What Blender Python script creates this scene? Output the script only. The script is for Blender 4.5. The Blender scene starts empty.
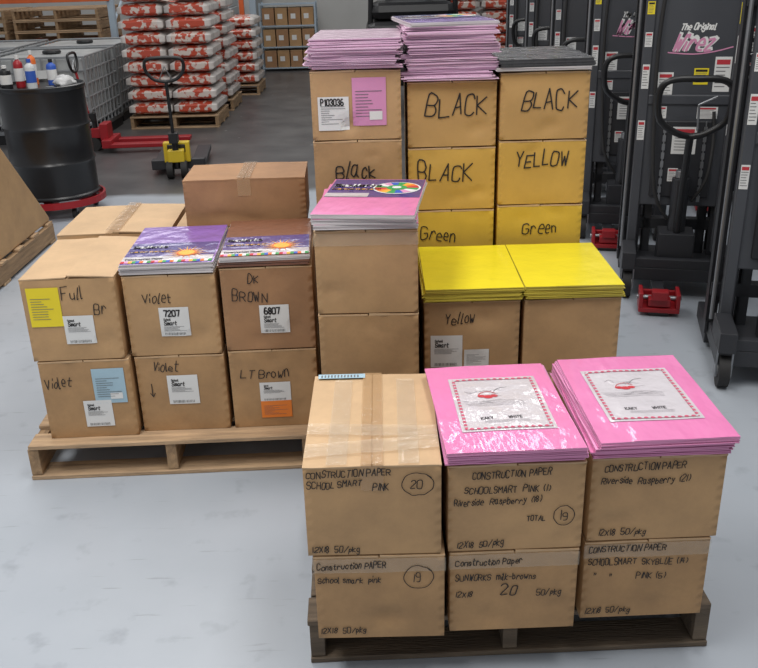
import bpy, bmesh, math, random
from mathutils import Vector, Matrix
from mathutils import noise as mnoise
random.seed(7)
C=bpy.context.scene.collection
scene=bpy.context.scene
try: scene.view_settings.view_transform='Standard'
except Exception: pass
H=1.701
# ------------------------------------------------------------ materials
def lin(c):
    o=[]
    for v in c[:3]:
        v=v/255.; o.append(v/12.92 if v<=.04045 else ((v+.055)/1.055)**2.4)
    return (*o,1)
MATS={}
def mat(name,rgb,rough=.6,var=.08,scale=8,metal=0,coat=0,bump=0,bscale=60,alpha=None,stretch=None,bstretch=None,stain=0,bdist=.01,two=None):
    if name in MATS: return MATS[name]
    m=bpy.data.materials.new(name);m.use_nodes=True;N=m.node_tree.nodes;L=m.node_tree.links
    b=N['Principled BSDF'];c=lin(rgb)
    b.inputs['Roughness'].default_value=rough;b.inputs['Metallic'].default_value=metal
    if coat:
        b.inputs['Coat Weight'].default_value=coat;b.inputs['Coat Roughness'].default_value=.12
    tc=N.new('ShaderNodeTexCoord');mp=N.new('ShaderNodeMapping');L.new(tc.outputs['Object'],mp.inputs[0])
    oi=N.new('ShaderNodeObjectInfo');L.new(oi.outputs['Location'],mp.inputs['Location'])
    if stretch: mp.inputs['Scale'].default_value=stretch
    nz=N.new('ShaderNodeTexNoise');nz.inputs['Scale'].default_value=scale;nz.inputs['Detail'].default_value=4
    L.new(mp.outputs[0],nz.inputs[0])
    r=N.new('ShaderNodeValToRGB');r.color_ramp.elements[0].position=.3;r.color_ramp.elements[1].position=.7
    r.color_ramp.elements[0].color=(*[x*(1-var) for x in c[:3]],1);r.color_ramp.elements[1].color=(*[min(1,x*(1+var)) for x in c[:3]],1)
    if two:
        r.color_ramp.elements[0].position=.50;r.color_ramp.elements[1].position=.55
        r.color_ramp.elements[0].color=c;r.color_ramp.elements[1].color=lin(two)
    L.new(nz.outputs['Fac'],r.inputs[0]);out=r.outputs[0]
    def mulcol(out,fac_out,p0,c0,p1,c1):
        r3=N.new('ShaderNodeValToRGB');r3.color_ramp.elements[0].position=p0;r3.color_ramp.elements[0].color=c0
        r3.color_ramp.elements[1].position=p1;r3.color_ramp.elements[1].color=c1;L.new(fac_out,r3.inputs[0])
        mx=N.new('ShaderNodeMixRGB');mx.blend_type='MULTIPLY';mx.inputs[0].default_value=1;L.new(out,mx.inputs[1]);L.new(r3.outputs[0],mx.inputs[2]);return mx.outputs[0]
    if stain:
        n3=N.new('ShaderNodeTexNoise');n3.inputs['Scale'].default_value=5.5;n3.inputs['Detail'].default_value=10;n3.inputs['Roughness'].default_value=.75
        L.new(mp.outputs[0],n3.inputs[0])
        out=mulcol(out,n3.outputs['Fac'],.38,(1-stain,1-stain,1-stain*.9,1),.60,(1,1,1,1))
    if bump:
        src=mp
        if bstretch:
            src=N.new('ShaderNodeMapping');L.new(tc.outputs['Object'],src.inputs[0]);src.inputs['Scale'].default_value=bstretch;L.new(oi.outputs['Location'],src.inputs['Location'])
        n2=N.new('ShaderNodeTexNoise');n2.inputs['Scale'].default_value=bscale;n2.inputs['Detail'].default_value=3;L.new(src.outputs[0],n2.inputs[0])
        bp=N.new('ShaderNodeBump');bp.inputs['Strength'].default_value=bump;bp.inputs['Distance'].default_value=bdist
        L.new(n2.outputs['Fac'],bp.inputs['Height'])
        if coat: L.new(bp.outputs[0],b.inputs['Coat Normal'])
        else: L.new(bp.outputs[0],b.inputs['Normal'])
    L.new(out,b.inputs['Base Color'])
    if alpha is not None: b.inputs['Alpha'].default_value=alpha
    MATS[name]=m;return m
KR=mat('kraft_cardboard',(186,149,106),.70,.06,6,bump=.14,bscale=14,stain=.14)
KR2=mat('kraft_cardboard_dull',(175,138,96),.70,.07,6,bump=.14,bscale=14,stain=.18)
KR3=mat('kraft_cardboard_reddish',(162,122,86),.70,.07,6,bump=.14,bscale=14,stain=.16)
KY0=mat('kraft_cardboard_tan',(188,149,94),.75,.05,6,stain=.08)
KY1=mat('kraft_bounce_golden',(200,159,76),.75,.05,6,stain=.08)  # golden to yellow krafts carry bounce light from the yellow paper in their colour
KY2=mat('kraft_bounce_yellowish',(200,162,68),.75,.05,6,stain=.08)
KY3=mat('kraft_bounce_yellow',(204,168,58),.75,.05,6,stain=.08)
KT=mat('kraft_flap',(196,164,126),.66,.06,5,bump=.16,bscale=12,stain=.12)
TAPE=mat('packing_tape',(196,160,118),.15,.05,20,alpha=.5,coat=1,bump=.6,bscale=30)
TAPEC=mat('clear_tape',(214,200,178),.10,.08,20,alpha=.26,coat=1,bump=1,bscale=30,bstretch=(1,3,1))
INK=mat('black_marker',(32,28,28),.6,.1,30)
INKG=mat('dark_grey_print',(70,66,70),.6,.1,30)
WHITE=mat('white_label',(218,218,216),.5,.03,10)
WHITEG=mat('wrapped_white_print',(198,192,197),.4,.06,7,coat=1,bump=.8,bscale=12)
GREYTX=mat('grey_print',(105,105,108),.6,.1,80)
GREYL=mat('light_grey_print',(150,145,150),.6,.1,80)
RED=mat('red_print',(185,50,60),.6,.05)
ROSE=mat('rose_print',(196,84,112),.5,.15,30)
YLAB=mat('yellow_label',(230,208,40),.5,.03)
BLAB=mat('pale_blue_label',(160,188,202),.5,.05)
OLAB=mat('orange_label',(230,128,45),.5,.03)
PLAB=mat('pink_label',(208,140,180),.5,.03)
LOGOP=mat('pale_pink_lettering',(206,140,172),.4,.05)
PINK=mat('pink_paper',(222,122,175),.5,.04,5,coat=1,bump=1,bscale=12,bstretch=(1,.4,1))
PINK2=mat('pink_paper_edge',(212,140,180),.6,.28,3,stretch=(1,1,260),coat=.3)
PINKD=mat('pale_pink_paper',(230,194,216),.35,.10,9,coat=1,bump=1,bscale=20)
PINKDE=mat('pale_pink_edge',(222,186,210),.5,.28,3,stretch=(1,1,300),coat=.6,bump=.8,bscale=30)
YEL=mat('yellow_paper',(234,216,36),.5,.03,5,coat=.6,bump=.8,bscale=10)
YELE=mat('yellow_paper_edge',(212,194,76),.6,.3,3,stretch=(1,1,260),coat=.3)
PUR=mat('purple_paper',(134,94,176),.4,.06,6,coat=1,bump=1,bscale=14)
PURD=mat('dark_purple_print',(70,54,130),.4,.06,6,coat=1,bump=.9,bscale=14)
BRN=mat('brown_paper',(120,76,54),.45,.08,6,coat=.8,bump=.9,bscale=14)
BLK=mat('black_paper',(66,66,68),.5,.1,6,coat=.7,bump=.9,bscale=14)
EDGEL=mat('light_paper_edge',(200,195,196),.6,.25,3,stretch=(1,1,260))
SUN=mat('sun_yellow_print',(228,168,60),.5,.03)
GRN=mat('green_print',(60,150,80),.5,.03);BLUP=mat('blue_print',(50,90,180),.5,.03);ORP=mat('orange_print',(222,112,48),.5,.03)
CHAR=mat('charcoal_paint',(66,68,73),.42,.06,5,coat=.2)
CHARD=mat('dark_charcoal_paint',(42,43,47),.45,.08,5)
BLACKP=mat('black_plastic',(24,24,26),.4,.1,10)
RUB=mat('black_rubber',(34,33,33),.7,.1,20)
STEEL=mat('zinc_steel',(150,152,155),.35,.08,20,metal=.8)
CAGE=mat('galvanised_cage',(150,152,154),.4,.08,20,metal=.3)
REDP=mat('red_paint',(150,26,34),.4,.08,8)
YELP=mat('yellow_paint',(214,184,40),.45,.08,8)
ORNG=mat('orange_rack_paint',(205,94,42),.5,.08,8)
WOOD=mat('pallet_wood',(184,154,120),.75,.26,7,bump=.4,bscale=40,stretch=(.6,6,6),stain=.28)
WOOD2=mat('pallet_wood_side',(162,132,98),.75,.24,7,bump=.4,bscale=40,stretch=(6,.6,6),stain=.28)
WOODG=mat('grey_pallet_wood',(106,92,76),.8,.26,7,bump=.4,bscale=40,stretch=(.6,6,6),stain=.3)  # darker wood colour holds the shade under the pink paper cartons
PLAS=mat('white_polyethylene',(200,203,204),.4,.06,5)
TANK=mat('translucent_tank',(182,184,182),.4,.16,3,stain=.25)
LBLUE=mat('pale_blue_paint',(165,180,192),.5,.05)
WALLM=mat('white_wall_paint',(190,190,187),.7,.05,2)
WALLG=mat('grey_wall_paint',(140,142,142),.7,.05,2)
BAGW=mat('white_bag',(210,203,198),.45,.22,6,bump=1,bscale=16,coat=.6)
BAGO=mat('orange_bag_print',(190,72,46),.45,.35,16,coat=.6,two=(214,200,190))

# ------------------------------------------------------------ mesh builder
class MB:
    def __init__(s): s.v=[];s.f=[];s.m=[];s.mats=[]
    def mi(s,m):
        if m not in s.mats: s.mats.append(m)
        return s.mats.index(m)
    def face(s,pts,m):
        i=len(s.v);s.v+= [tuple(p) for p in pts];s.f.append(tuple(range(i,i+len(pts))));s.m.append(s.mi(m))
    def box(s,x0,x1,y0,y1,z0,z1,m,rot=None,piv=(0,0,0),mtop=None):
        P=[Vector(p) for p in ((x0,y0,z0),(x1,y0,z0),(x1,y1,z0),(x0,y1,z0),(x0,y0,z1),(x1,y0,z1),(x1,y1,z1),(x0,y1,z1))]
        if rot is not None:
            pv=Vector(piv);P=[rot@(p-pv)+pv for p in P]
        i=len(s.v);s.v+=[tuple(p) for p in P]
        for k,f in enumerate(((3,2,1,0),(4,5,6,7),(0,1,5,4),(1,2,6,5),(2,3,7,6),(3,0,4,7))):
            s.f.append(tuple(i+j for j in f));s.m.append(s.mi(mtop if (k==1 and mtop) else m))
    def cyl(s,a,b,r,m,n=16,r2=None,cap=True):
        a=Vector(a);b=Vector(b);r2=r if r2 is None else r2;d=(b-a).normalized()
        u=d.orthogonal().normalized();w=d.cross(u);i=len(s.v);k=s.mi(m)
        for c,rr in((a,r),(b,r2)):
            for j in range(n):
                t=2*math.pi*j/n;s.v.append(tuple(c+(u*math.cos(t)+w*math.sin(t))*rr))
        for j in range(n):
            s.f.append((i+j,i+(j+1)%n,i+n+(j+1)%n,i+n+j));s.m.append(k)
        if cap:
            s.f.append(tuple(i+j for j in reversed(range(n))));s.m.append(k)
            s.f.append(tuple(i+n+j for j in range(n)));s.m.append(k)
    def tube(s,pts,r,m,n=10,closed=False):
        P=[Vector(p) for p in pts];N=len(P);i=len(s.v);k=s.mi(m);up=None
        for q in range(N):
            if closed: d=(P[(q+1)%N]-P[q-1]).normalized()
            else: d=(P[min(q+1,N-1)]-P[max(q-1,0)]).normalized()
            u=d.orthogonal().normalized() if up is None else (up-d*up.dot(d)).normalized()
            up=u;w=d.cross(u)
            for j in range(n):
                t=2*math.pi*j/n;s.v.append(tuple(P[q]+(u*math.cos(t)+w*math.sin(t))*r))
        for q in range(N if closed else N-1):
            q2=(q+1)%N
            for j in range(n):
                s.f.append((i+q*n+j,i+q*n+(j+1)%n,i+q2*n+(j+1)%n,i+q2*n+j));s.m.append(k)
        if not closed:
            s.f.append(tuple(i+j for j in reversed(range(n))));s.m.append(k)
            s.f.append(tuple(i+(N-1)*n+j for j in range(n)));s.m.append(k)
    def lathe(s,prof,m,n=28,c=(0,0)):
        i=len(s.v);k=s.mi(m)
        for r,z in prof:
            for j in range(n):
                t=2*math.pi*j/n;s.v.append((c[0]+r*math.cos(t),c[1]+r*math.sin(t),z))
        for q in range(len(prof)-1):
            for j in range(n):
                s.f.append((i+q*n+j,i+q*n+(j+1)%n,i+(q+1)*n+(j+1)%n,i+(q+1)*n+j));s.m.append(k)
    def patch(s,a0,a1,b0,b1,mp,m,n=4):
        for p in range(n):
            for q in range(n):
                A=[a0+(a1-a0)*(p+e)/n for e in(0,1)];B=[b0+(b1-b0)*(q+e)/n for e in(0,1)]
                s.face([mp(A[0],B[0]),mp(A[1],B[0]),mp(A[1],B[1]),mp(A[0],B[1])],m)
    def disc(s,a,b,r,mp,m,n=20,a0=0,a1=2*math.pi,ry=None):
        ry=r if ry is None else ry
        for j in range(n):
            t0=a0+(a1-a0)*j/n;t1=a0+(a1-a0)*(j+1)/n
            s.face([mp(a,b),mp(a+r*math.cos(t0),b+ry*math.sin(t0)),mp(a+r*math.cos(t1),b+ry*math.sin(t1))],m)
    def line(s,pts,w,mp,m):
        for p,q in zip(pts,pts[1:]):
            dx=q[0]-p[0];dy=q[1]-p[1];l=math.hypot(dx,dy)
            if l<1e-7: continue
            dx/=l;dy/=l;e=w*.4;nx=-dy*w/2;ny=dx*w/2
            A=(p[0]-dx*e,p[1]-dy*e);B=(q[0]+dx*e,q[1]+dy*e)
            s.face([mp(A[0]-nx,A[1]-ny),mp(B[0]-nx,B[1]-ny),mp(B[0]+nx,B[1]+ny),mp(A[0]+nx,A[1]+ny)],m)
    def obj(s,name,parent=None,loc=(0,0,0),rot=(0,0,0),smooth=False,bevel=0):
        me=bpy.data.meshes.new(name);me.from_pydata(s.v,[],s.f)
        for m in s.mats: me.materials.append(m)
        me.polygons.foreach_set('material_index',s.m)
        if smooth:
            me.polygons.foreach_set('use_smooth',[True]*len(s.f))
        me.update()
        o=bpy.data.objects.new(name,me);C.objects.link(o);o.location=loc;o.rotation_euler=rot
        if parent: o.parent=parent
        if bevel:
            b=o.modifiers.new('Bevel','BEVEL');b.width=bevel;b.segments=2;b.limit_method='ANGLE'
        if smooth:
            try: me.set_sharp_from_angle(angle=math.radians(40))
            except Exception: pass
        return o
def root(name,loc,yaw,label,cat,group=None):
    e=bpy.data.objects.new(name,None);C.objects.link(e);e.empty_display_size=.1
    e.location=loc;e.rotation_euler=(0,0,yaw)
    e['label']=label;e['category']=cat
    if group: e['group']=group
    return e
def meta(o,label,cat,group=None):
    o['label']=label;o['category']=cat
    if group:o['group']=group
    return o
def copy_tree(src,loc,yaw,label=None,skip=()):
    n=src.copy();C.objects.link(n);n.location=loc;n.rotation_euler=(0,0,yaw)
    if label:n['label']=label
    for ch in list(src.children):
        if ch.name.split('.')[0] in skip: continue
        c=ch.copy();c.parent=n;C.objects.link(c)
        for g in list(ch.children):
            if g.name.split('.')[0] in skip: continue
            k=g.copy();k.parent=c;C.objects.link(k)
    return n
# ------------------------------------------------------------ stroke font
G={'A':'02 28 42|14 34','B':'02 08 38 47 46 35 05|35 44 43 32 02','C':'47 38 18 07 03 12 32 43','D':'02 08 28 46 44 22 02',
'E':'48 08 02 42|05 35','F':'48 08 02|05 35','G':'47 38 18 07 03 12 32 43 45 25','H':'02 08|48 42|05 45','I':'18 12','J':'48 43 32 12 03',
'K':'02 08|48 05 42','L':'08 02 42','M':'02 08 25 48 42','N':'02 08 42 48','O':'18 07 03 12 32 43 47 38 18','P':'02 08 38 47 46 35 05',
'Q':'18 07 03 12 32 43 47 38 18|24 42','R':'02 08 38 47 46 35 05|25 42','S':'47 38 18 07 06 15 35 44 43 32 12 03','T':'08 48|28 22',
'U':'08 03 12 32 43 48','V':'08 22 48','W':'08 12 26 32 48','X':'08 42|02 48','Y':'08 25 48|25 22','Z':'08 48 02 42',
'a':'36 16 05 03 12 22 34|36 33 42','b':'08 02|04 16 26 35 33 22 12 03','c':'35 26 16 05 03 12 22 33','d':'38 32|35 26 16 05 03 12 22 33',
'e':'04 34 35 26 16 05 03 12 32','f':'37 28 18 17 12|05 25','g':'36 16 05 04 13 33|36 31 20 10 01','h':'08 02|04 16 26 35 32','i':'05 02|07 08',
'k':'08 02|36 04 32','l':'08 02 12','m':'02 06|05 16 25 22|25 36 45 42','n':'02 06|05 16 26 35 32','o':'16 05 03 12 22 33 35 26 16',
'p':'06 00|05 16 26 35 34 23 13 04','r':'02 06|04 16 26 35','s':'35 26 16 05 24 33 22 12 03','t':'18 13 22 32|06 36','u':'06 03 12 22 33|36 32',
'v':'06 12 36','w':'06 12 24 32 46','x':'06 32|02 36','y':'06 14 24|36 21 10 00','z':'06 36 02 32',
'0':'18 07 03 12 32 43 47 38 18','1':'18 12','2':'07 18 38 47 46 02 42','3':'07 18 38 47 46 25 44 43 32 12 03','4':'18 04 44|38 32','5':'48 08|08 05 35 44 43 32 12 03',
'6':'38 18 05 03 12 32 43 44 35 15 04','7':'08 48 22','8':'25 06 07 18 28 37 36 25|25 04 03 12 22 33 34 25','9':'45 15 06 07 18 38 47 43 32 12',
'/':'02 48','-':'05 35','(':'38 26 24 32',')':'18 26 24 12','.':'12 13','"':'18 16|38 36',' ':'','^':'29 21|03 21 43'}
def smoothpts(P,sub=3):
    if len(P)<3: return P
    D=len(P[0]);out=[]
    for i in range(len(P)-1):
        p0=P[max(i-1,0)];p1=P[i];p2=P[i+1];p3=P[min(i+2,len(P)-1)]
        for k in range(sub):
            t=k/sub;t2=t*t;t3=t2*t
            out.append(tuple(.5*((2*p1[j])+(-p0[j]+p2[j])*t+(2*p0[j]-5*p1[j]+4*p2[j]-p3[j])*t2+(-p0[j]+3*p1[j]-3*p2[j]+p3[j])*t3) for j in range(D)))
    out.append(P[-1]);return out
SHARP=set('AEFHIKLMNTVWXYZ147/^')
def text(mb,t,x,y,h,w,mp,m=INK,jit=.25,slant=.12,asp=.62,rise=0,drift=0):
    u=h/6;cx=x;dr=0
    for ch in t:
        g=G.get(ch)
        if g is None: continue
        if jit<.1 and ch=='1': g='17 28 22'
        mxs=0;jp=jit*(.35 if ch.isdigit() else .8);jy=random.uniform(-jit,jit)*u*2.6;sc=1+random.uniform(-jit,jit)*.8;sl=slant+random.uniform(-jit,jit)*.55;wj=1+random.uniform(-jit,jit)*.7
        dr+=random.uniform(-drift,drift)*u
        for st in g.split('|'):
            if not st: continue
            pts=[]
            for p in st.split():
                gx=int(p[0]);gy=int(p[1])-2;mxs=max(mxs,gx)
                gx2=gx+random.uniform(-jp,jp);gy2=gy*sc+random.uniform(-jp,jp)
                pts.append((cx+(gx2*asp*wj*1.15+gy2*sl)*u,y+gy2*u+jy+dr+(cx-x)*rise))
            if ch not in SHARP: pts=smoothpts(pts)
            mb.line(pts,w,mp,m)
        adv=(mxs*asp*wj*1.15+1.25+random.uniform(-jit,jit)*.7) if g else 2.2
        cx+=adv*u
    return cx
def twidth(t,h,asp=.62):
    u=h/6;s=0
    for ch in t:
        g=G.get(ch)
        if g is None: continue
        mx=max([int(p[0]) for p in g.replace('|',' ').split()] or [0])
        s+=(mx*asp*1.15+1.25) if g else 2.2
    return s*u
def ring(mb,a,b,rx,ry,w,mp,m=INK):
    pts=[(a+rx*math.cos(t*math.pi/9+.6)*(1+random.uniform(-.05,.05)),b+ry*math.sin(t*math.pi/9+.6)*(1+random.uniform(-.05,.05))) for t in range(20)]
    mb.line(smoothpts(pts),w,mp,m)
# ------------------------------------------------------------ cardboard box
def cardboard_box(cx,fy,yaw,w,d,h,z,body=KR,flap=KT,top=True,tape=False,label='brown cardboard carton',writing=(),labels=(),group=None,rings=(),fronttape=False,cross=False,bulge=None,loose=0):
    X=cx-math.sin(yaw)*d/2;Y=fy+math.cos(yaw)*d/2
    r=root('cardboard_box',(X,Y,z),yaw,label,'box',group)
    B=random.uniform(.0015,.004) if bulge is None else bulge
    sd=random.uniform(0,50)
    dents=[(random.uniform(.05,.95),random.choice((random.uniform(.75,1),random.uniform(.05,.3))),random.uniform(.08,.18),random.uniform(.002,.006)) for _ in range(3)]
    def bf(u,v):
        e=math.sin(math.pi*min(1,max(0,u)))*math.sin(math.pi*min(1,max(0,v)))
        e2=min(1,e*2.5);dent=0
        for du,dv,dr_,da in dents: dent-=da*max(0,1-((u-du)**2+(v-dv)**2)/dr_**2)
        return e*B+e2*(.0025*mnoise.noise(Vector((u*2+sd,v*2,sd)))+dent)
    mb=MB();n=16;hb=h-.0105;w2=w/2-.003;d2=d/2-.003
    mb.patch(0,1,0,1,lambda u,v:(-w2+2*w2*u,-d2-bf(u,v),v*hb),body,n)
    mb.patch(0,1,0,1,lambda u,v:(w2-2*w2*u,d2+bf(u,v)*.3,v*hb),body,3)
    mb.patch(0,1,0,1,lambda u,v:(-w2-max(0,bf(u,v))*.4,d2-2*d2*u,v*hb),body,8)
    mb.patch(0,1,0,1,lambda u,v:(w2+max(0,bf(u,v))*.4,-d2+2*d2*u,v*hb),body,8)
    mb.face([(-w2,d2,0),(w2,d2,0),(w2,-d2,0),(-w2,-d2,0)],body)
    mb.face([(-w2,-d2,hb),(w2,-d2,hb),(w2,d2,hb),(-w2,d2,hb)],body)
    o=mb.obj('box_body',r,smooth=True)
    bm=bmesh.new();bm.from_mesh(o.data);bmesh.ops.remove_doubles(bm,verts=bm.verts,dist=.0002);bm.to_mesh(o.data);bm.free()
    try:o.data.set_sharp_from_angle(angle=math.radians(40))
    except Exception: pass
    if top:
        for sgn in(-1,1):
            f=MB();t=random.uniform(0,.0035)+(loose if sgn>0 else 0);zz=hb+.0004;tk=.004;N=6
            x0=.0018 if sgn>0 else -.0018;x1=sgn*(w2+.001)
            def zf(u,v): return zz+tk+t*(1-u)+.0018*mnoise.noise(Vector((u*2+sd,v*3,sgn)))
            def zb(u,v): return zz+(t*(1-u)*.9 if loose else 0)
            def ye(u,e): return .003*mnoise.noise(Vector((u*4+sd,e*9,sgn*3)))
            f.patch(0,1,0,1,lambda u,v:(x0+(x1-x0)*u,-d2-.0005+2*d2*v+(ye(u,0) if v==0 else 0),zf(u,v)),flap,N)
            for k in range(N):
                u0,u1=k/N,(k+1)/N
                xa,xb=x0+(x1-x0)*u0,x0+(x1-x0)*u1;yf=-d2-.0005;yb=d2-.0005
                f.face([(xa,yf+ye(u0,0),zb(u0,0)),(xb,yf+ye(u1,0),zb(u1,0)),(xb,yf+ye(u1,0),zf(u1,0)),(xa,yf+ye(u0,0),zf(u0,0))],flap)
                f.face([(xa,yb,zb(u0,1)),(xb,yb,zb(u1,1)),(xb,yb,zf(u1,1)),(xa,yb,zf(u0,1))],flap)
                ya,yb2=yf+2*d2*u0,yf+2*d2*u1
                f.face([(x1,ya,zz),(x1,yb2,zz),(x1,yb2,zf(1,u1)),(x1,ya,zf(1,u0))],flap)
                f.face([(x0,ya,zb(0,u0)),(x0,yb2,zb(0,u1)),(x0,yb2,zf(0,u1)),(x0,ya,zf(0,u0))],flap)
            f.obj('top_flap',r)
    mp=lambda a,b,off=.0012:(-w/2+a,-d2-bf(a/w,b/hb)-off,b)
    mpw=lambda a,b:mp(a,b,.0030)
    if tape:
        f=MB();zz=hb+.0105+loose
        f.patch(-.026,.026,-d2-.001,d2,lambda a,b:(a,b,zz+.0008*mnoise.noise(Vector((a*40,b*40,0)))),TAPE,8)
        f.patch(w/2-.026,w/2+.026,h-.07,h-.003,lambda a,b:mp(a,b,.0020),TAPE,3)
        f.obj('packing_tape',r)
    if cross:
        for (y0,y1,sk) in ((-d2+.05,-d2+.11,.018),(-d2+.13,-d2+.185,-.012)):
            f=MB()
            f.patch(-w2,w2,y0,y1,lambda a,b:(a,b+sk*a/w2,hb+.0120+.0018*mnoise.noise(Vector((a*26,b*60,y0)))),TAPEC,16)
            f.obj('packing_tape',r)
        for xx in(-w2*.5,w2*.55):
            f=MB();f.patch(xx-.024,xx+.024,-d2,d2-.04,lambda a,b:(a+.01*b,b,hb+.0098+.0012*mnoise.noise(Vector((a*40,b*30,xx)))),TAPEC,14)
            f.obj('packing_tape',r)
        f=MB();f.patch(-w2+.01,-.02,d2-.03,d2-.004,lambda a,b:(a,b,hb+.0106),BLAB,2)
        for i in range(12): f.line([(-w2+.02+.009*i,d2-.012),(-w2+.02+.009*i,d2-.024)],.004,lambda a,b:(a,b,hb+.0112),GREYTX)
        f.obj('shipping_label',r)
    if fronttape:
        f=MB();f.patch(.0,w,h-.052,h-.012,lambda a,b:mp(a,b,.0016+.0005*mnoise.noise(Vector((a*40,b*60,sd)))),TAPEC,12);f.obj('packing_tape',r)
    for lb in labels:
        u0,u1,v0,v1,kind=lb[:5];txt=lb[5] if len(lb)>5 else None
        f=MB();a0,a1=u0*w,u1*w;b0,b1=h-v1*h,h-v0*h
        m={'w':WHITE,'y':YLAB,'b':BLAB,'o':OLAB,'p':PLAB}[kind[0]]
        f.patch(a0,a1,b0,b1,lambda a,b:mp(a,b,.0024),m,10)
        m2=lambda a,b:mp(a,b,.0036)
        W=a1-a0;HH=b1-b0
        def fit(t,width,asp=.62): return width/twidth(t,1,asp)
        if 's' in kind[1:]:
            if txt:
                hh=fit(txt,W*.56);hh=min(hh,HH*.22);text(f,txt,a0+W*.17,b1-HH*.10-hh,hh,hh*.22,m2,INK,.02,0)
            k=.36 if txt else .12
            text(f,'School',a0+W*.14,b1-HH*(k+.08),HH*.07,HH*.014,m2,INK,.02,0)
            hh=min(fit('Smart',W*.44),HH*.13);text(f,'Smart',a0+W*.14,b1-HH*(k+.24),hh,hh*.18,m2,INK,.02,.15)
            for i in range(5): f.line([(a0+W*.12,b1-HH*(k+.30+.036*i)),(a0+W*random.uniform(.55,.88),b1-HH*(k+.30+.036*i))],HH*.010,m2,GREYTX)
            for i in range(16): f.line([(a0+W*(.14+.045*i),b0+HH*.05),(a0+W*(.14+.045*i),b0+HH*.13)],W*random.uniform(.008,.020),m2,INK)
        else:
            if txt:
                hh=fit(txt,W*.74,.5);text(f,txt,a0+W*.10,b1-HH*.07-hh,hh,hh*.19,m2,INK,.02,0,asp=.5)
            for i in range(9):
                yy=b1-HH*(.28+.065*i)
                f.line([(a0+W*.1,yy),(a0+W*random.uniform(.35,.9),yy)],HH*.013,m2,GREYTX)
            if kind[0] in 'pb':
                f.patch(a0+W*.5,a0+W*.88,b0+HH*.12,b0+HH*.3,m2,WHITE,1)
        f.obj('shipping_label',r)
    for t,u,v,hh,wd in writing:
        f=MB();tw=twidth(t,hh);mx=(.97-u)*w;asp=.62
        if tw>mx: asp=.62*max(.45,mx/tw*.92)
        text(f,t,u*w,h-v*h,hh,wd,mpw,INK,.19 if hh<.025 else .26,.12,asp=asp,rise=random.uniform(-.01,.035),drift=.4)
        f.obj('marker_writing',r)
    for u,v,ru,rv in rings:
        f=MB();ring(f,u*w,h-v*h,ru*w,rv*h,.0020,mpw);f.obj('marker_circle',r)
    return r
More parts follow.
